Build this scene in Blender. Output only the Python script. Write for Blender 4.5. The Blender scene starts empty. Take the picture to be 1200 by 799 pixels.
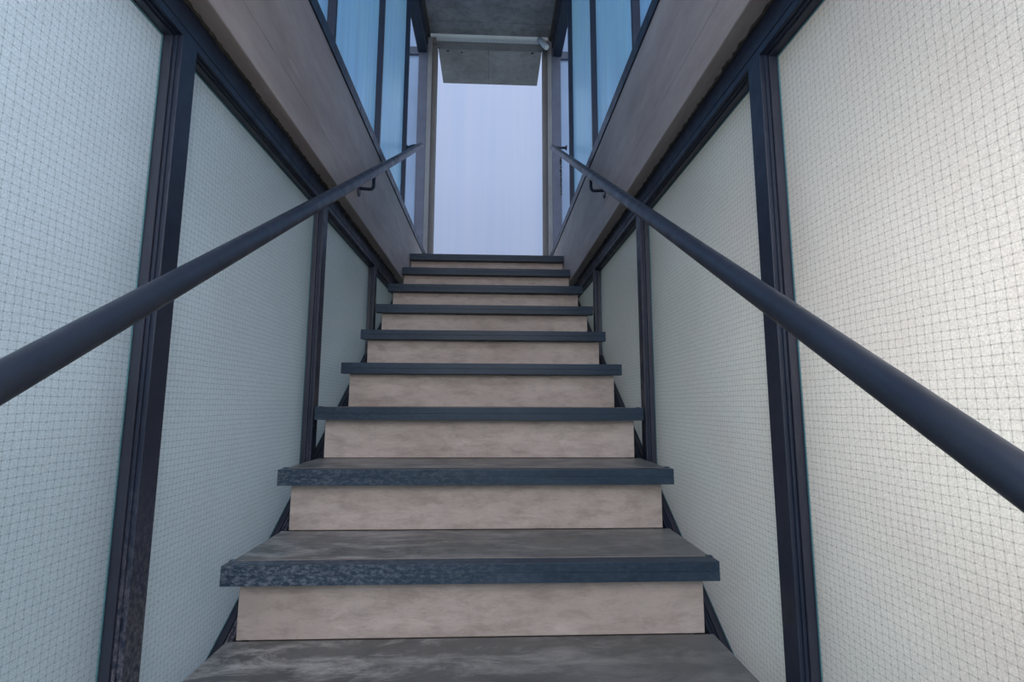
import bpy, bmesh, math, random
from mathutils import Vector, Matrix
random.seed(7)
sc = bpy.context.scene
col = sc.collection

# ------------------------------------------------------------------ materials
def new_mat(name):
    m = bpy.data.materials.new(name); m.use_nodes = True
    nt = m.node_tree; nt.nodes.clear()
    out = nt.nodes.new('ShaderNodeOutputMaterial')
    return m, nt, out

class NT:
    def __init__(s, nt): s.nt = nt
    def n(s, t, **kw):
        nd = s.nt.nodes.new(t)
        for k, v in kw.items():
            if k.startswith('i_'):
                nd.inputs[k[2:].replace('_', ' ')].default_value = v
            else: setattr(nd, k, v)
        return nd
    def l(s, a, b): s.nt.links.new(a, b)
    def math(s, op, a, b=None, c=None, clamp=False):
        nd = s.nt.nodes.new('ShaderNodeMath'); nd.operation = op; nd.use_clamp = clamp
        for i, v in enumerate((a, b, c)):
            if v is None: continue
            if isinstance(v, (int, float)): nd.inputs[i].default_value = v
            else: s.l(v, nd.inputs[i])
        return nd.outputs[0]
    def mapr(s, v, a, b, c=0.0, d=1.0):
        nd = s.nt.nodes.new('ShaderNodeMapRange'); nd.clamp = True
        s.l(v, nd.inputs[0])
        for i, q in enumerate((a, b, c, d)): nd.inputs[i+1].default_value = q
        return nd.outputs[0]
    def mix(s, fac, a, b, mode='MIX'):
        nd = s.nt.nodes.new('ShaderNodeMix'); nd.data_type = 'RGBA'; nd.blend_type = mode
        if isinstance(fac, (int, float)): nd.inputs[0].default_value = fac
        else: s.l(fac, nd.inputs[0])
        for q, sock in ((a, nd.inputs[6]), (b, nd.inputs[7])):
            if isinstance(q, tuple): sock.default_value = (*q, 1)
            else: s.l(q, sock)
        return nd.outputs[2]
    def pos(s, scale=(1, 1, 1)):
        g = s.n('ShaderNodeNewGeometry')
        mp = s.n('ShaderNodeMapping'); mp.inputs['Scale'].default_value = scale
        s.l(g.outputs['Position'], mp.inputs['Vector'])
        return mp.outputs[0]
    def noise(s, vec, scale, detail=4, rough=.55, dist=0):
        nd = s.n('ShaderNodeTexNoise'); s.l(vec, nd.inputs['Vector'])
        nd.inputs['Scale'].default_value = scale; nd.inputs['Detail'].default_value = detail
        nd.inputs['Roughness'].default_value = rough; nd.inputs['Distortion'].default_value = dist
        return nd.outputs[0]

def concrete(name, ca, cb, dark, stretch=(1, 1, 1), rough=.75, bump=.15, joints=None, blotch=.5, edge=None):
    """board-marked concrete; joints = (axis, spacing, offset) of the formwork lines"""
    m, nt, out = new_mat(name); N = NT(nt)
    p = N.pos(stretch); p1 = N.pos()
    a = N.mapr(N.noise(p, 3.5, 6, .6), .3, .7)
    c = N.mix(a, ca, cb)
    b = N.mapr(N.noise(p, 16, 8, .75, .15), .46, .78)
    c = N.mix(N.math('MULTIPLY', b, blotch), c, dark)
    if blotch > .65 and joints is None:
        lo_ = N.mapr(N.noise(N.pos((.5, 1, 2.2)), 9, 8, .75), .5, .66)
        c = N.mix(N.math('MULTIPLY', lo_, .3), c, dark)
    g = N.mapr(N.noise(p1, 120, 3, .6), .62, .78)
    c = N.mix(N.math('MULTIPLY', g, .35), c, dark)
    pale = N.mapr(N.noise(p, 7.5, 5, .6, 1.2), .6, .78)
    c = N.mix(N.math('MULTIPLY', pale, .35), c, tuple(min(1, q*1.45) for q in cb))
    h = N.noise(p, 60, 4)
    if joints:
        ax, sp, off, wid = joints
        sx = N.n('ShaderNodeSeparateXYZ'); N.l(p1, sx.inputs[0])
        v = N.math('ADD', N.math('MULTIPLY', N.noise(p1, 4, 2), .006), sx.outputs[ax])
        f = N.math('PINGPONG', N.math('SUBTRACT', v, off), sp/2)
        ln = N.mapr(f, wid*.3, wid, 1, 0)
        brk = N.mapr(N.noise(p1, 9, 3), .35, .6, .15, 1)
        ln = N.math('MULTIPLY', ln, brk)
        c = N.mix(N.math('MULTIPLY', ln, .6), c, tuple(q*.35 for q in dark))
        h = N.math('SUBTRACT', h, ln)
    bs = N.n('ShaderNodeBsdfPrincipled'); N.l(c, bs.inputs['Base Color'])
    bs.inputs['Roughness'].default_value = rough
    bp = N.n('ShaderNodeBump'); bp.inputs['Strength'].default_value = bump; bp.inputs['Distance'].default_value = .01
    N.l(h, bp.inputs['Height']); N.l(bp.outputs[0], bs.inputs['Normal'])
    N.l(bs.outputs[0], out.inputs[0]); return m

def steel(name, c, rough=.42, wear=.25, wearcol=(.28, .3, .34), wscale=30, lowdust=False, spec=.5):
    m, nt, out = new_mat(name); N = NT(nt)
    p = N.pos()
    v = N.mapr(N.noise(p, 9, 5), .3, .75)
    cc = N.mix(v, c, tuple(q*1.35 for q in c))
    w = N.mapr(N.noise(N.pos((1, 1, .5)), wscale, 6, .75, .4), .62, .8)
    w = N.math('MULTIPLY', w, wear)
    if lowdust:
        sx = N.n('ShaderNodeSeparateXYZ'); N.l(p, sx.inputs[0])
        d = N.mapr(sx.outputs[2], -.55, -.1, 1, 0)
        fine = N.mapr(N.noise(N.pos((1, 1, .7)), 110, 6, .75), .44, .62)
        lf = N.mapr(sx.outputs[0], -.3, 0, 1, 0)
        w2 = N.math('MULTIPLY', N.math('MULTIPLY', N.math('MULTIPLY', d, fine), lf), .75)
    cc = N.mix(w, cc, wearcol)
    if lowdust: cc = N.mix(w2, cc, (.24, .23, .26))
    bs = N.n('ShaderNodeBsdfPrincipled'); N.l(cc, bs.inputs['Base Color'])
    N.l(N.mapr(N.noise(p, 25, 4), .3, .7, rough-.07, rough+.12), bs.inputs['Roughness'])
    bs.inputs['Specular IOR Level'].default_value = spec
    bp = N.n('ShaderNodeBump'); bp.inputs['Strength'].default_value = .06; bp.inputs['Distance'].default_value = .004
    N.l(N.noise(p, 160, 3), bp.inputs['Height']); N.l(bp.outputs[0], bs.inputs['Normal'])
    N.l(bs.outputs[0], out.inputs[0]); return m

def wired_glass(name, tint, wire=True, cell=.0127):
    """translucent cast glass with a square wire mesh cast into it"""
    m, nt, out = new_mat(name); N = NT(nt)
    g = N.n('ShaderNodeNewGeometry')
    sx = N.n('ShaderNodeSeparateXYZ'); N.l(g.outputs['Position'], sx.inputs[0])
    p = g.outputs['Position']
    fine = N.noise(p, 420, 3, .65)
    med = N.noise(p, 120, 2, .5)
    h = N.math('ADD', N.math('MULTIPLY', fine, .6), N.math('MULTIPLY', med, .5))
    bp = N.n('ShaderNodeBump'); bp.inputs['Strength'].default_value = .75 if wire else .25
    bp.inputs['Distance'].default_value = .0016
    N.l(h, bp.inputs['Height'])
    cloud = N.mapr(N.noise(p, 2.6, 3, .5, .4), .3, .7)
    spark = N.mapr(fine, .36, .66, .80, 1.12)
    tc = N.mix(cloud, tint, tuple(min(1, q*1.08) for q in tint))
    tr = N.n('ShaderNodeVectorMath', operation='SCALE'); N.l(tc, tr.inputs[0]); N.l(spark if wire else cloud, tr.inputs['Scale'])
    if not wire:
        streak = N.mapr(N.noise(N.pos((1, 9, .35)), 3.0, 4, .6), .25, .75, .9, 1.12)
        N.nt.links.remove(tr.inputs['Scale'].links[0]); N.l(streak, tr.inputs['Scale'])
    tl = N.n('ShaderNodeBsdfTranslucent'); N.l(tr.outputs[0], tl.inputs['Color'])
    rf = N.n('ShaderNodeBsdfRefraction'); rf.inputs['Roughness'].default_value = .55; rf.inputs['IOR'].default_value = 1.25
    N.l(tr.outputs[0], rf.inputs['Color']); N.l(bp.outputs[0], rf.inputs['Normal'])
    mx = N.n('ShaderNodeMixShader'); mx.inputs[0].default_value = .42 if wire else .3
    N.l(tl.outputs[0], mx.inputs[1]); N.l(rf.outputs[0], mx.inputs[2])
    df = N.n('ShaderNodeBsdfDiffuse'); df.inputs['Color'].default_value = (.62, .7, .7, 1)
    mxd = N.n('ShaderNodeMixShader'); mxd.inputs[0].default_value = .18 if wire else .03
    N.l(mx.outputs[0], mxd.inputs[1]); N.l(df.outputs[0], mxd.inputs[2])
    gl = N.n('ShaderNodeBsdfGlossy'); gl.inputs['Roughness'].default_value = .28 if wire else .35; N.l(bp.outputs[0], gl.inputs['Normal'])
    fr = N.n('ShaderNodeFresnel'); fr.inputs['IOR'].default_value = 1.45; N.l(bp.outputs[0], fr.inputs['Normal'])
    mx2 = N.n('ShaderNodeMixShader'); N.l(N.math('MULTIPLY', fr.outputs[0], .8), mx2.inputs[0])
    N.l(mxd.outputs[0], mx2.inputs[1]); N.l(gl.outputs[0], mx2.inputs[2])
    last = mx2.outputs[0]
    if wire:
        wob = N.noise(p, 22, 2, .5); wob2 = N.noise(N.pos((1.7, 1.3, 1.1)), 19, 2, .5)
        yy = N.math('ADD', sx.outputs[1], N.math('MULTIPLY', wob, .0045))
        zz = N.math('ADD', sx.outputs[2], N.math('MULTIPLY', wob2, .0045))
        fy = N.math('PINGPONG', yy, cell/2); fz = N.math('PINGPONG', zz, cell/2)
        ly = N.mapr(fy, .0003, .0007, 1, 0); lz = N.mapr(fz, .0003, .0007, 1, 0)
        kn = N.math('MULTIPLY', N.mapr(fy, .0006, .0016, 1, 0), N.mapr(fz, .0006, .0016, 1, 0))
        brk = N.mapr(N.noise(p, 60, 2), .35, .6, .55, 1)
        w = N.math('MULTIPLY', N.math('MAXIMUM', ly, lz), .36)
        w = N.math('MULTIPLY', w, brk)
        w = N.math('MAXIMUM', w, N.math('MULTIPLY', kn, .6))
        wr = N.n('ShaderNodeBsdfPrincipled'); wr.inputs['Base Color'].default_value = (.10, .13, .14, 1)
        wr.inputs['Roughness'].default_value = .5
        mx3 = N.n('ShaderNodeMixShader'); N.l(w, mx3.inputs[0]); N.l(last, mx3.inputs[1]); N.l(wr.outputs[0], mx3.inputs[2])
        last = mx3.outputs[0]
    N.l(last, out.inputs[0]); return m

def plain(name, c, rough=.6, var=.1, scale=8):
    m, nt, out = new_mat(name); N = NT(nt)
    v = N.mapr(N.noise(N.pos(), scale, 4), .3, .7)
    bs = N.n('ShaderNodeBsdfPrincipled'); bs.inputs['Roughness'].default_value = rough
    N.l(N.mix(v, tuple(q*(1-var) for q in c), tuple(min(1, q*(1+var)) for q in c)), bs.inputs['Base Color'])
    N.l(bs.outputs[0], out.inputs[0]); return m

def tread_top_mat():
    m, nt, out = new_mat('worn grey tread'); N = NT(nt)
    p = N.pos()
    base = N.mix(N.mapr(N.noise(p, 5, 5, .6), .3, .7), (.085, .092, .095), (.16, .165, .17))
    sx = N.n('ShaderNodeSeparateXYZ'); N.l(p, sx.inputs[0])
    # traces of pale dust, dragged across the tread; heavier to the left and towards the bottom of the flight
    side = N.mapr(sx.outputs[0], -.5, .45, 1, .25)
    low = N.mapr(sx.outputs[2], -.55, .1, 1, .3)
    sw = N.mapr(N.noise(N.pos((1, 2.6, 1)), 5.5, 9, .74, .5), .47, .64)
    d = N.math('MULTIPLY', N.math('MULTIPLY', sw, side), low)
    base = N.mix(N.math('MULTIPLY', d, .9), base, (.50, .49, .49))
    sp = N.mapr(N.noise(p, 42, 5, .7, .8), .69, .74)
    base = N.mix(N.math('MULTIPLY', N.math('MULTIPLY', sp, side), .8), base, (.62, .61, .58))
    bs = N.n('ShaderNodeBsdfPrincipled'); N.l(base, bs.inputs['Base Color'])
    N.l(N.mapr(N.noise(p, 12, 4), .3, .7, .28, .5), bs.inputs['Roughness'])
    bp = N.n('ShaderNodeBump'); bp.inputs['Strength'].default_value = .12; bp.inputs['Distance'].default_value = .004
    N.l(N.noise(p, 90, 4), bp.inputs['Height']); N.l(bp.outputs[0], bs.inputs['Normal'])
    N.l(bs.outputs[0], out.inputs[0]); return m

def nosing_mat():
    m, nt, out = new_mat('blue grey steel nosing'); N = NT(nt)
    p = N.pos(); sx = N.n('ShaderNodeSeparateXYZ'); N.l(p, sx.inputs[0])
    c = N.mix(N.mapr(N.noise(N.pos((.3, 1, 1)), 14, 5), .3, .7), (.018, .034, .058), (.034, .056, .088))
    side = N.mapr(sx.outputs[0], -.55, .15, 1, .12); low = N.mapr(sx.outputs[2], -.45, 0, 1, .1)
    sc_ = N.mapr(N.noise(N.pos((.6, 1, 1.2)), 105, 7, .8), .46, .62)
    c = N.mix(N.math('MULTIPLY', N.math('MULTIPLY', sc_, side), N.math('MULTIPLY', low, .6)), c, (.34, .38, .44))
    bs = N.n('ShaderNodeBsdfPrincipled'); N.l(c, bs.inputs['Base Color'])
    bs.inputs['Roughness'].default_value = .40; bs.inputs['Specular IOR Level'].default_value = .2
    N.l(bs.outputs[0], out.inputs[0]); return m

M = {}
M['beam'] = concrete('brown grey board marked concrete', (.28, .225, .212), (.43, .365, .35), (.13, .10, .09), (1.6, .32, 1.2), .68, .1, (2, .40, .935, .0022), .35)
M['ceil'] = concrete('dark mottled ceiling concrete', (.165, .16, .175), (.32, .31, .335), (.06, .06, .065), (1, 1.3, 1), .8, .25, (1, .30, 4.03, .004), .75)
M['lintel'] = concrete('grey lintel concrete', (.22, .20, .205), (.36, .33, .345), (.11, .10, .10), (1, 1, 1), .75, .2, (0, 1.3, -.015, .006), .6)
M['jamb'] = concrete('pale brown jamb concrete', (.20, .20, .225), (.28, .28, .31), (.14, .13, .14), (1, 1, .4), .75, .12)
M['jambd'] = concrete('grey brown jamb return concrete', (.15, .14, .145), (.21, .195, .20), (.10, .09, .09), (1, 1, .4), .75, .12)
M['edge'] = concrete('dark slab edge concrete', (.045, .042, .042), (.08, .072, .07), (.025, .022, .02))
M['riser'] = concrete('warm beige riser concrete', (.41, .345, .315), (.55, .475, .445), (.20, .155, .135), (.8, 1, 2.0), .7, .12, None, .66)
M['core'] = concrete('stair concrete', (.25, .21, .19), (.33, .29, .26), (.12, .1, .09))
M['floor'] = concrete('floor concrete', (.2, .19, .185), (.3, .29, .28), (.12, .11, .11))
M['frame'] = steel('navy black painted steel', (.012, .019, .040), .42, .12, (.12, .13, .16), 40, True)
M['bead'] = steel('dark glazing bead steel', (.022, .026, .044), .36, .2, (.12, .11, .12), 60)
M['void'] = plain('black shadow gap steel', (.006, .006, .007), .7)
M['rail'] = steel('slate blue painted tube', (.018, .026, .045), .40, .35, (.13, .15, .2), 24)
M['post'] = steel('blue grey painted post', (.085, .095, .15), .5, .1)
M['glassL'] = wired_glass('wired cast glass cool', (.84, .87, .92))
M['glassR'] = wired_glass('wired cast glass warm', (.96, .915, .91))
M['blue'] = wired_glass('blue frosted laminated glass', (.56, .78, 1.0), False)
M['pale'] = wired_glass('pale frosted glass', (.72, .80, .92), False)
M['white'], nt, out = new_mat('white painted wall'); N = NT(nt)
v = N.mapr(N.noise(N.pos((2.2, 1, .06)), 1.6, 4, .6), .3, .7)
bs = N.n('ShaderNodeBsdfPrincipled'); bs.inputs['Roughness'].default_value = .8
N.l(N.mix(v, (.50, .54, .73), (.60, .59, .75)), bs.inputs['Base Color']); N.l(bs.outputs[0], out.inputs[0])
M['edge_shade'] = plain('teal glass edge shade', (.10, .25, .29), .4)  # teal stands in for the shade along the pane edges
M['mortar'] = concrete('crumbled dark joint', (.03, .026, .024), (.05, .045, .04), (.015, .012, .01))
M['strip'] = plain('white ribbed plastic', (.72, .78, .82), .4, .04)
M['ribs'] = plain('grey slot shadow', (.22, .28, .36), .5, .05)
M['tube'] = plain('pale blue grey tube', (.45, .52, .66), .4, .08, 40)
M['tread'] = tread_top_mat()
M['nosing'] = nosing_mat()

# ------------------------------------------------------------------ mesh helpers
class MB:
    def __init__(s): s.bm = bmesh.new()
    def box(s, a, b, bev=0.0, seg=2):
        x0, x1 = sorted((a[0], b[0])); y0, y1 = sorted((a[1], b[1])); z0, z1 = sorted((a[2], b[2]))
        t = bmesh.new(); bmesh.ops.create_cube(t, size=1)
        for v in t.verts:
            v.co = Vector(((x0+x1)/2+v.co.x*(x1-x0), (y0+y1)/2+v.co.y*(y1-y0), (z0+z1)/2+v.co.z*(z1-z0)))
        if bev: bmesh.ops.bevel(t, geom=t.edges[:], offset=bev, segments=seg, affect='EDGES', profile=.6)
        s.join(t); return s
    def prism(s, pts, x0, x1, bev=0.0):
        """polygon in (y, z) swept from x0 to x1"""
        t = bmesh.new()
        a = [t.verts.new((x0, y, z)) for y, z in pts]; b = [t.verts.new((x1, y, z)) for y, z in pts]
        n = len(pts); t.faces.new(a); t.faces.new(b[::-1])
        for i in range(n): t.faces.new((a[i], b[i], b[(i+1) % n], a[(i+1) % n]))
        bmesh.ops.recalc_face_normals(t, faces=t.faces[:])
        if bev: bmesh.ops.bevel(t, geom=t.edges[:], offset=bev, segments=2, affect='EDGES', profile=.6)
        s.join(t); return s
    def tube(s, path, r, seg=24, cap=True):
        t = bmesh.new(); P = [Vector(q) for q in path]; rings = []
        up = None
        for i, q in enumerate(P):
            d = (P[min(i+1, len(P)-1)]-P[max(i-1, 0)]).normalized()
            if up is None: up = d.orthogonal().normalized()
            up = (up-d*up.dot(d)).normalized(); w = d.cross(up)
            rr = r[i] if isinstance(r, (list, tuple)) else r
            rings.append([t.verts.new(q+(up*math.cos(2*math.pi*k/seg)+w*math.sin(2*math.pi*k/seg))*rr) for k in range(seg)])
        for A, B in zip(rings, rings[1:]):
            for k in range(seg): t.faces.new((A[k], A[(k+1) % seg], B[(k+1) % seg], B[k]))
        if cap: t.faces.new(rings[0][::-1]); t.faces.new(rings[-1])
        bmesh.ops.recalc_face_normals(t, faces=t.faces[:])
        for f in t.faces: f.smooth = len(f.verts) == 4
        s.join(t); return s
    def join(s, t):
        me = bpy.data.meshes.new('t'); t.to_mesh(me); s.bm.from_mesh(me); bpy.data.meshes.remove(me); t.free()
    def build(s, name, mat, parent=None, label=None, kind=None):
        root = parent
        off = Vector((0, 0, 0))
        while root is not None: off += root.location; root = root.parent
        if parent is None:
            c = [v.co for v in s.bm.verts]
            o_ = Vector(((min(v.x for v in c)+max(v.x for v in c))/2, (min(v.y for v in c)+max(v.y for v in c))/2, min(v.z for v in c)))
        else: o_ = off
        for v in s.bm.verts: v.co -= o_
        me = bpy.data.meshes.new(name); s.bm.to_mesh(me); s.bm.free()
        me.materials.append(mat)
        ob = bpy.data.objects.new(name, me); col.objects.link(ob)
        if parent is None: ob.location = o_
        else: ob.parent = parent
        if label: ob['label'] = label
        if kind: ob['kind'] = kind
        return ob
def thing(name, label, cat, loc, kind=None, group=None):
    o = bpy.data.objects.new(name, None); col.objects.link(o); o.location = loc
    o.empty_display_size = .1
    tag(o, label, cat, kind, group); return o
def tag(o, label, cat, kind=None, group=None):
    o['label'] = label; o['category'] = cat
    if kind: o['kind'] = kind
    if group: o['group'] = group
    return o

# ------------------------------------------------------------------ measures (metres; camera eye is the origin)
G, R = .28, .1801
Y0, Z0 = .6609, -.7296
SL = R/G
W2, WR2, WB = .583, .5587, .553       # half widths: tread, riser, clear between beams
OV, TH = .0447, .045
ys = lambda k: Y0+k*G
zs = lambda k: Z0+k*R
nose = lambda y: Z0+(y-Y0)*SL
BZ0, BZ1 = .82, 1.305
YN, YE = -.65, 4.2                     # near and far end of the shaft
FLOOR = zs(0)-R

# ------------------------------------------------------------------ staircase
st = thing('staircase', 'straight concrete staircase with dark steel-edged treads rising to the white doorway', 'staircase', (0, Y0, FLOOR))
def core_w(k): return WR2 if k < 9 else WB-.003
for k in range(0, 11):
    z1 = zs(k)-TH; z0 = zs(k-1) if k > 0 else FLOOR
    y0 = ys(k)+OV; w = core_w(k)
    yb = y0+.06
    MB().box((-w, y0, z0), (w, yb, z1), .0015, 1).build('riser', M['riser'], st)
# solid flight behind the risers
pts = []
for k in range(0, 10):
    y = ys(k)+OV+.06
    pts += [(y, zs(k-1) if k else FLOOR), (y, zs(k)-TH)]
top = [(ys(10)+OV+.06, zs(9)-TH), (ys(10)+OV+.06, FLOOR)]
MB().prism(pts+top, -.535, .535).build('concrete_flight', M['core'], st)
for k in range(0, 11):
    w = W2 if k < 9 else WB-.002
    yf, zt = ys(k), zs(k)
    yb = ys(k+1)+OV-.0005 if k < 10 else ys(10)+.16
    fw = .042
    root = MB().box((-w+.004, yf+fw, zt-.030), (w-.004, yb, zt-.001), .002).build('tread', M['tread'], st)
    # folded steel nosing: two stacked lips with a fine groove between, small hooked ends at the back corners
    m = MB()
    m.box((-w, yf, zt-.0226), (w, yf+fw, zt), .0014, 2)
    m.box((-w, yf, zt-TH), (w, yf+fw-.004, zt-.0227), .0009, 2)
    if k < 9:
        for s in (-1, 1):
            m.box((s*(w-.016), yf+fw-.006, zt-.02), (s*(w+.0005), yf+fw+.004, zt+.0022), .0012, 1)
    m.build('nosing', M['nosing'], root)
    # raised bright arris line where nosing and tread meet
    MB().box((-w+.01, yf+fw-.0012, zt-.004), (w-.01, yf+fw+.0022, zt+.0009)).build('joint_line', M['core'], root)

# ------------------------------------------------------------------ floors
MB().box((-.75, -1.6, FLOOR-.12), (.75, Y0+OV, FLOOR)).build('floor', M['floor'], kind='structure')
tag(bpy.data.objects['floor'], 'grey concrete floor at the foot of the stairs', 'floor', 'structure')
o = MB().box((-.55, ys(10)+.16, zs(10)-.16), (.55, 6.99, zs(10)-.001)).build('floor', M['floor'])
tag(o, 'concrete landing floor at the top of the stairs', 'floor', 'structure')

# ------------------------------------------------------------------ side walls: concrete beams
for s, nm in ((-1, 'left'), (1, 'right')):
    o = thing('wall_'+nm, 'level brown-grey concrete beam along the %s side above the stair glass' % nm, 'concrete beam', (s*.63, 1.8, BZ0), 'structure')
    MB().box((s*WB, YN, BZ0), (s*.72, YE, BZ1), .004).build('beam', M['beam'], o)
    MB().box((s*.7205, 1.15, BZ0+.20), (s*1.75, YE, BZ1-.02)).build('shading_slab', M['floor'], o, 'unseen concrete slab added outside to shade the far panes')  # unseen slab, added to darken the far lower panes
    m = MB()
    m.box((s*(WB-.006), YN, BZ1-.042), (s*(WB+.004), YE-.005, BZ1+.010))
    m.box((s*(WB-.004), YN, BZ1+.002), (s*.70, YE-.005, BZ1+.0068))
    m.build('steel_angle', M['frame'], o, 'dark steel angle capping the beam')
    m = MB(); y = YN
    bm = m.bm; prev = None            # crumbled joint between soffit and glazing frame
    rng = random.Random(3 if s < 0 else 5)
    while y < 3.15:
        d = .004+abs(rng.gauss(0, .0028)); h = .004+abs(rng.gauss(0, .003))
        ring = [bm.verts.new((s*.606, y, BZ0+.0005)), bm.verts.new((s*(.600-d), y, BZ0+.0005)), bm.verts.new((s*(.600-d*.8), y, BZ0-h)), bm.verts.new((s*.606, y, BZ0-h))]
        if prev:
            for i in range(4): bm.faces.new((prev[i], prev[(i+1) % 4], ring[(i+1) % 4], ring[i]))
        else: bm.faces.new(ring)
        prev = ring; y += .007+rng.random()*.009
    bm.faces.new(prev[::-1]); bmesh.ops.recalc_face_normals(bm, faces=bm.faces[:])
    m.build('mortar_joint', M['mortar'], o, 'rough dark crumbling mortar joint')

# ------------------------------------------------------------------ lower glazed screens
MU = [-.715, .095, .950, 1.815, 2.650]      # near face of each mullion
MW = .048
SO = .287
XF, XB, XG = .600, .616, .635
ZT = .745                                    # underside of the top rail
slope_top = lambda y: nose(y)-SO          # upper edge of the sloping bottom rail
YEND = Y0+(ZT+SO-Z0)/SL                   # where sloping rail meets top rail
def clip_y(y): return max(slope_top(y), -10)
for s, nm, gm, wn in ((-1, 'left', 'glassL', 'window_1'), (1, 'right', 'glassR', 'window_2')):
    side = nm
    w = thing(wn, 'steel-framed wired glass screen beside the stairs on the %s, below the concrete beam' % nm, 'glazed screen', (s*.64, 1.3, FLOOR), 'structure')
    X = lambda v: s*v
    # flat head plate, then the head rail below it
    MB().box((X(XF), YN, .7645), (X(.70), YEND+.10, BZ0-.0005), .001, 1).build('head_plate', M['frame'], w)
    MB().box((X(XF), YN, ZT), (X(.70), YEND+.04, .7625), .001, 1).build('head_rail', M['frame'], w)
    # sloping bottom rail + near-black plate added to darken the gap and stop light leaks
    a, b = YN, YEND+.02
    lo = lambda y: max(slope_top(y), FLOOR+.06)
    yk = Y0+(FLOOR+.06+SO-Z0)/SL
    MB().prism([(a, FLOOR+.06), (yk, FLOOR+.06), (b, slope_top(b)), (b, slope_top(b)-.05), (yk+.01, FLOOR+.012), (a, FLOOR+.012)], X(XF), X(.70), .0008).build('sloping_rail', M['frame'], w)
    MB().prism([(yk+.02, FLOOR+.012), (b, slope_top(b)-.054), (b+.1, slope_top(b)-.054), (b+.1, FLOOR+.012)], X(.606), X(.69)).build('gap_shade_plate', M['void'], w)
    for i, y in enumerate(MU):
        z0 = lo(y)-.01
        mm = MB().box((X(XF), y, z0-.02), (X(.70), y+MW, ZT+.002), .0012, 2).build('mullion', M['frame'], w)
    # panes with their beads and a strip painting the edge shade
    edges = MU+[YEND+.03]
    for i in range(len(MU)):
        ya = edges[i]+MW; yb = edges[i+1] if i < len(MU)-1 else YEND
        def poly(ins, insb=None):
            insb = ins if insb is None else insb
            A, B = ya+ins, yb-ins
            off = insb*math.sqrt(1+SL*SL)
            bl = lambda y: max(slope_top(y)+off, FLOOR+.06+insb)
            P = [(A, ZT-ins), (A, bl(A))]
            k = Y0+(FLOOR+.06+insb-off+SO-Z0)/SL
            if A < k < B: P.append((k, FLOOR+.06+insb))
            if i == len(MU)-1:
                B = Y0+((ZT-ins)-off+SO-Z0)/SL
                P.append((B, ZT-ins))
            else: P += [(B, bl(B)), (B, ZT-ins)]
            return P
        def ring(outer, inner, x0, x1):
            t = bmesh.new(); n = len(outer)
            L = [[t.verts.new((x, *q)) for q in pl] for x in (x0, x1) for pl in (outer, inner)]
            for k in range(n):
                j = (k+1) % n
                t.faces.new((L[0][k], L[0][j], L[1][j], L[1][k])); t.faces.new((L[2][k], L[2][j], L[3][j], L[3][k]))
                t.faces.new((L[0][k], L[0][j], L[2][j], L[2][k])); t.faces.new((L[1][k], L[1][j], L[3][j], L[3][k]))
            bmesh.ops.recalc_face_normals(t, faces=t.faces[:])
            bmesh.ops.bevel(t, geom=t.edges[:], offset=.0008, segments=1, affect='EDGES')
            return t
        pane = MB(); pane.prism(poly(.004), X(XG), X(XG+.007))
        p_ = pane.build('glass_pane', M[gm], w)
        sb = .008
        m = MB(); m.join(ring(poly(.0005), poly(sb), X(XB), X(XG-.0005))); m.build('glazing_bead', M['bead'], p_)
        m = MB(); m.join(ring(poly(.0008), poly(.004), X(XB-.007), X(XB-.0003))); m.build('bead_lip', M['frame'], p_)
        m = MB(); m.join(ring(poly(sb+.0002), poly(sb+.0045), X(XG-.002), X(XG-.0003))); m.build('edge_shade', M['edge_shade'], p_, 'teal strip painting the refraction and shade along the glass edge')

# ------------------------------------------------------------------ upper glazed screens
UM = [-.62, .19, 1.01, 1.825, 2.63, 3.44]
UT = 3.20
for s, nm, wn in ((-1, 'left', 'window_3'), (1, 'right', 'window_4')):
    w = thing(wn, 'tall blue frosted glass screen standing on the %s concrete beam' % nm, 'glazed screen', (s*.62, 1.5, BZ1), 'structure')
    X = lambda v: s*v
    MB().box((X(.598), YN, BZ1+.0075), (X(.66), 3.46, BZ1+.035), .001, 1).build('bottom_rail', M['bead'], w)
    m = MB().box((X(.580), YN, UT), (X(.66), YE-.004, UT+.085), .001, 1).box((X(.572), YN, UT+.088), (X(.66), YE-.004, 3.355), .001, 1)
    m.build('top_rail', M['frame'], w)
    for y in UM:
        MB().box((X(.600), y, BZ1+.036), (X(.640), y+.020, UT-.001), .001, 1).build('mullion', M['frame'], w)
    e = UM
    for i in range(len(UM)-1):
        MB().box((X(.632), e[i]+.0205, BZ1+.037), (X(.642), e[i+1]-.0005, UT-.002)).build('glass_pane', M['blue'], w)

# ------------------------------------------------------------------ narrow windows flanking the doorway (in the far wall)
for s, nm, wn in ((-1, 'left', 'window_5'), (1, 'right', 'window_6')):
    w = thing(wn, 'narrow pale window in a blue-grey steel frame just %s of the far doorway' % nm, 'window', (s*.72, YE, BZ1), 'structure')
    X = lambda v: s*v
    zb = BZ1-.2
    MB().box((X(.569), YE, zb), (X(.652), YE+.06, 3.34), .001, 1).build('post', M['post'], w)
    MB().box((X(.6525), YE+.004, 3.19), (X(1.1), YE+.056, 3.262), .001, 1).build('transom', M['post'], w)
    MB().box((X(.6525), YE+.004, zb), (X(1.1), YE+.056, zb+.06), .001, 1).build('sill_rail', M['post'], w)
    MB().box((X(.6525), YE+.03, zb+.062), (X(1.1), YE+.036, 3.188)).build('glass_pane', M['pale'], w)
    MB().box((X(.6525), YE+.03, 3.264), (X(1.1), YE+.036, 3.9)).build('transom_pane', M['pale'], w)

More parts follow.
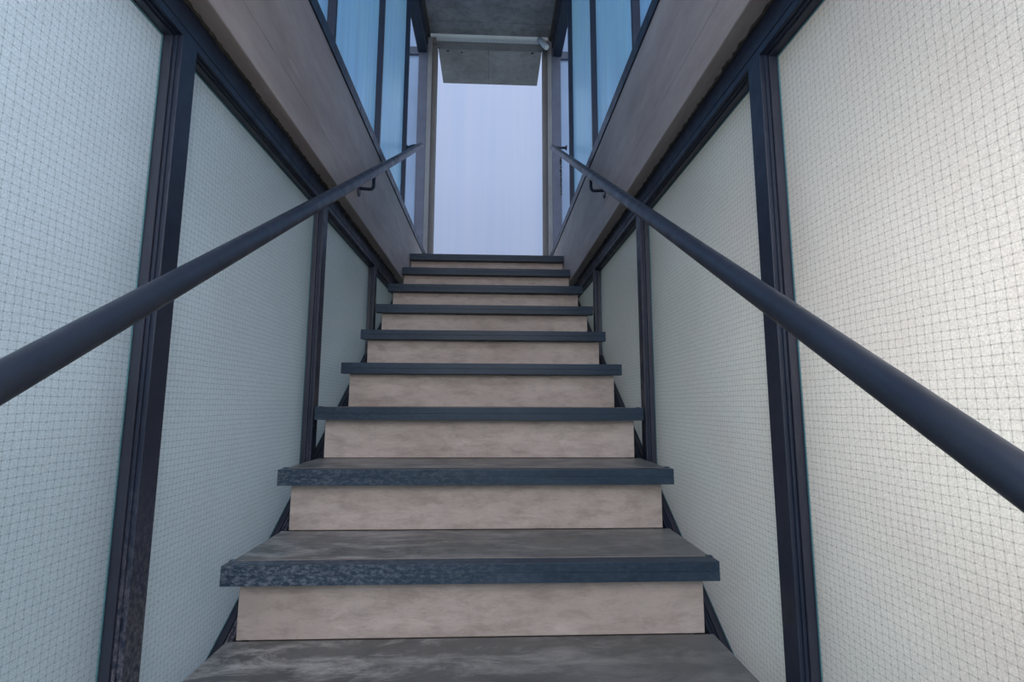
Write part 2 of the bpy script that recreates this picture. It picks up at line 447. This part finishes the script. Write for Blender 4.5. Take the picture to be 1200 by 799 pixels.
m = MB(); rng = random.Random(11); z = 1.86
while z < 2.30:
    h_ = .006+rng.random()*.016; wd_ = .004+rng.random()*.014
    m.box((.652-wd_, YE-.0025, z), (.654, YE+.001, z+h_)); z += h_+rng.random()*.012
m.build('flaked_sealant', M['void'], w, 'flaked dark sealant along the post')

# ------------------------------------------------------------------ doorway: jambs, lintel, white room beyond
d = thing('door_1', 'tall open doorway with concrete jambs and lintel at the top of the stairs', 'doorway', (0, YE, zs(10)), 'structure')
for s in (-1, 1):
    j = MB().box((s*.531, YE, zs(10)), (s*.5484, YE+.12, 3.62), .001).box((s*.5484, YE, zs(10)), (s*.568, YE+.12, 3.3565), .001).build('jamb', M['jamb'], d)
    MB().box((s*.490, YE+.035, zs(10)), (s*.5305, YE+.12, 3.31), .001).build('jamb_return', M['jambd'], j)
    m = MB().box((s*.5685, YE+.01, zs(10)), (s*.5688, YE+.05, 3.3))
    m.build('shadow_gap', M['void'], j)
m = MB()
MB().box((-.53, YE+.002, 3.308), (.53, YE+.085, 3.62), .002).build('lintel_edge', M['jambd'], d)
m.box((-.489, YE+.0855, 3.318), (.489, YE+.60, 3.62), .003)
m.build('lintel', M['lintel'], d, 'grey concrete lintel with a centre formwork joint')
m = MB()
for x, y, r in ((-.40, .12, .012), (-.27, .135, .010), (.40, .115, .014)):
    m.tube([(x, YE+y, 3.3175), (x, YE+y, 3.330)], r, 10)
m.build('tie_hole', M['void'], d)
o = MB().box((-3.5, 7.0, -1), (3.5, 7.15, 6.5)).build('wall_back', M['white']); tag(o, 'plain white wall seen through the doorway at the head of the stairs', 'wall', 'structure')
# ------------------------------------------------------------------ ceiling
c = thing('ceiling', 'dark mottled concrete ceiling slab above the stairs', 'ceiling', (0, 2, 3.38), 'structure')
MB().box((-.548, YN, 3.38), (.548, YE-.0005, 3.62)).build('slab', M['ceil'], c)
for s in (-1, 1):
    MB().box((s*.5485, YN, 3.357), (s*.66, YE+.12, 3.62)).build('slab_edge', M['edge'], c)

# ribbed strip and small tube above the doorway
r_ = thing('ribbed_strip', 'white ribbed strip running across the top of the doorway lintel', 'strip', (0, YE-.02, 3.33))
MB().box((-.548, YE-.022, 3.352), (.535, YE-.001, 3.379), .002).build('channel', M['strip'], r_)
m = MB(); n = 62
for i in range(n):
    x = -.49+i*(.94)/n
    m.box((x, YE-.018, 3.318), (x+.0085, YE-.003, 3.3515))
m.build('ribs', M['strip'], r_)
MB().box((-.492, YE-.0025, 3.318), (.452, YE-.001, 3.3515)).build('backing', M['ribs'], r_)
a, b = Vector((.452, YE-.035, 3.345)), Vector((.512, YE-.10, 3.215))
t_ = MB().tube([a, a.lerp(b, .95), b], [.026, .026, .024], 24).build('tube', M['tube'], r_, 'short pale blue-grey tube at the right end of the strip')
MB().tube([b, b+(b-a).normalized()*.006], .019, 24).build('end_cap', M['strip'], t_)

# ------------------------------------------------------------------ handrails
def arc(p0, c, p1, n=8):
    return [p0*(1-t)**2+c*2*t*(1-t)+p1*t*t for t in [i/n for i in range(n+1)]]
for s, nm, ye, yb in ((-1, 'left', 3.42, 2.10), (1, 'right', 3.56, 2.18)):
    XH = s*.49; H = .822
    zr = lambda y: nose(y)+H
    h = thing('handrail', 'round slate-blue steel handrail sloping up the %s side of the stairs' % nm, 'handrail', (XH, 0, zr(0)))
    MB().tube([(XH, y, zr(y)) for y in (-.6, .5, 1.5, 2.5, ye-.002)], .0203, 40).build('rail_tube', M['rail'], h)
    e = Vector((XH, ye, zr(ye)))
    # return at the top end running level into the last upper mullion
    b = MB(); b.tube([e+Vector((0, -.012, -.004)), Vector((s*.545, ye+.002, zr(ye))), Vector((s*.599, 3.452 if s < 0 else ye, zr(ye)))], .010, 16)
    bo = b.build('end_return', M['rail'], h, 'short level return fixing the rail to the upper frame')
    MB().tube([Vector((s*.592, 3.452 if s < 0 else ye, zr(ye))), Vector((s*.599, 3.452 if s < 0 else ye, zr(ye)))], .020, 20).build('fixing_plate', M['frame'], bo)
    # cranked bracket off the beam face
    zt = zr(yb)-.016
    P = [Vector((XH, yb, zt)), Vector((XH, yb, zt-.045))]
    P += arc(Vector((XH, yb, zt-.045)), Vector((XH, yb, zt-.066)), Vector((XH+s*.018, yb-.004, zt-.066)), 6)[1:]
    P += [Vector((s*.546, yb-.010, zt-.066))]
    bo = MB().tube(P, .0072, 14).build('bracket', M['frame'], h, 'small cranked black bracket under the rail')
    pl = MB().tube([(s*.5465, yb-.010, zt-.072), (s*.5527, yb-.010, zt-.072)], .017, 24)
    for v in pl.bm.verts: v.co.z = (zt-.078)+(v.co.z-(zt-.072))*1.5
    for q in (-.014, .014): pl.tube([(s*.5440, yb-.010, zt-.078+q), (s*.5470, yb-.010, zt-.078+q)], .0035, 10)
    pl.build('fixing_plate', M['frame'], bo)

# ------------------------------------------------------------------ camera
f, pi_, ya, ro = 580.73, math.radians(7.3433), math.radians(2.4417), math.radians(.2022)
F = Vector((math.sin(ya)*math.cos(pi_), math.cos(ya)*math.cos(pi_), math.sin(pi_)))
Rt = Vector((math.cos(ya), -math.sin(ya), 0)); U = Rt.cross(F)
R2 = Rt*math.cos(ro)+U*math.sin(ro); U2 = -Rt*math.sin(ro)+U*math.cos(ro)
cam = bpy.data.objects.new('camera', bpy.data.cameras.new('camera')); col.objects.link(cam)
cam.data.sensor_width = 36; cam.data.lens = f*36/1200; cam.data.clip_start = .02
mat = Matrix((R2, U2, -F)).transposed().to_4x4(); mat.translation = Vector((.0319, 0, 0))
cam.matrix_world = mat
sc.camera = cam

# ------------------------------------------------------------------ light
wd = bpy.data.worlds.new('sky'); sc.world = wd; wd.use_nodes = True
nt = wd.node_tree; nt.nodes.clear(); N = NT(nt)
wo = N.n('ShaderNodeOutputWorld'); bg = N.n('ShaderNodeBackground')
tc = N.n('ShaderNodeTexCoord'); sx = N.n('ShaderNodeSeparateXYZ'); N.l(tc.outputs['Generated'], sx.inputs[0])
cr = N.n('ShaderNodeValToRGB'); el = cr.color_ramp.elements
el[0].position = 0; el[0].color = (.07, .13, .12, 1)
el[1].position = 1; el[1].color = (.50, .68, 1.0, 1)
for p_, c_ in ((.44, (.30, .40, .36, 1)), (.53, (.85, .92, .95, 1)), (.7, (.70, .85, 1.0, 1))):
    q = cr.color_ramp.elements.new(p_); q.color = c_
N.l(N.mapr(sx.outputs[2], -1, 1), cr.inputs[0]); N.l(cr.outputs[0], bg.inputs[0])
bg.inputs[1].default_value = 1.42
N.l(bg.outputs[0], wo.inputs[0])

def area(name, loc, target, size, power, color, sy=None):
    L = bpy.data.lights.new(name, 'AREA'); L.energy = power; L.color = color; L.size = size
    if sy: L.shape = 'RECTANGLE'; L.size_y = sy
    o = bpy.data.objects.new(name, L); col.objects.link(o); o.location = loc
    o.rotation_euler = (Vector(target)-Vector(loc)).to_track_quat('-Z', 'Y').to_euler()
    return o
area('pane_fill_right', (1.30, .40, .12), (.64, .55, .06), .5, 8.5, (1, .90, .76))  # added lamp outside the right glass, makes its warm bright patch
area('pane_fill_left', (-1.2, .50, .62), (-.64, .60, .50), .4, 4.2, (.80, .90, 1))  # added lamp outside the left glass, makes its cool bright patch
area('back_wall_fill', (0, 4.9, 6.2), (0, 7.0, 2.0), 2.0, 16, (.80, .85, 1))  # added lamp brightening the wall beyond the door; unseen source
area('stair_fill', (0, -1.0, .95), (0, 1.8, .1), 1.0, 21, (1, .92, .90))  # fill added behind the camera to lift the stairs
area('upper_fill', (0, -.55, 2.7), (0, 3.0, 2.2), .9, 17, (1, .90, .95))  # fill added under the ceiling to brighten the interior; no fitting there

sc.view_settings.view_transform = 'Standard'
sc.view_settings.look = 'None'
sc.view_settings.exposure = 0
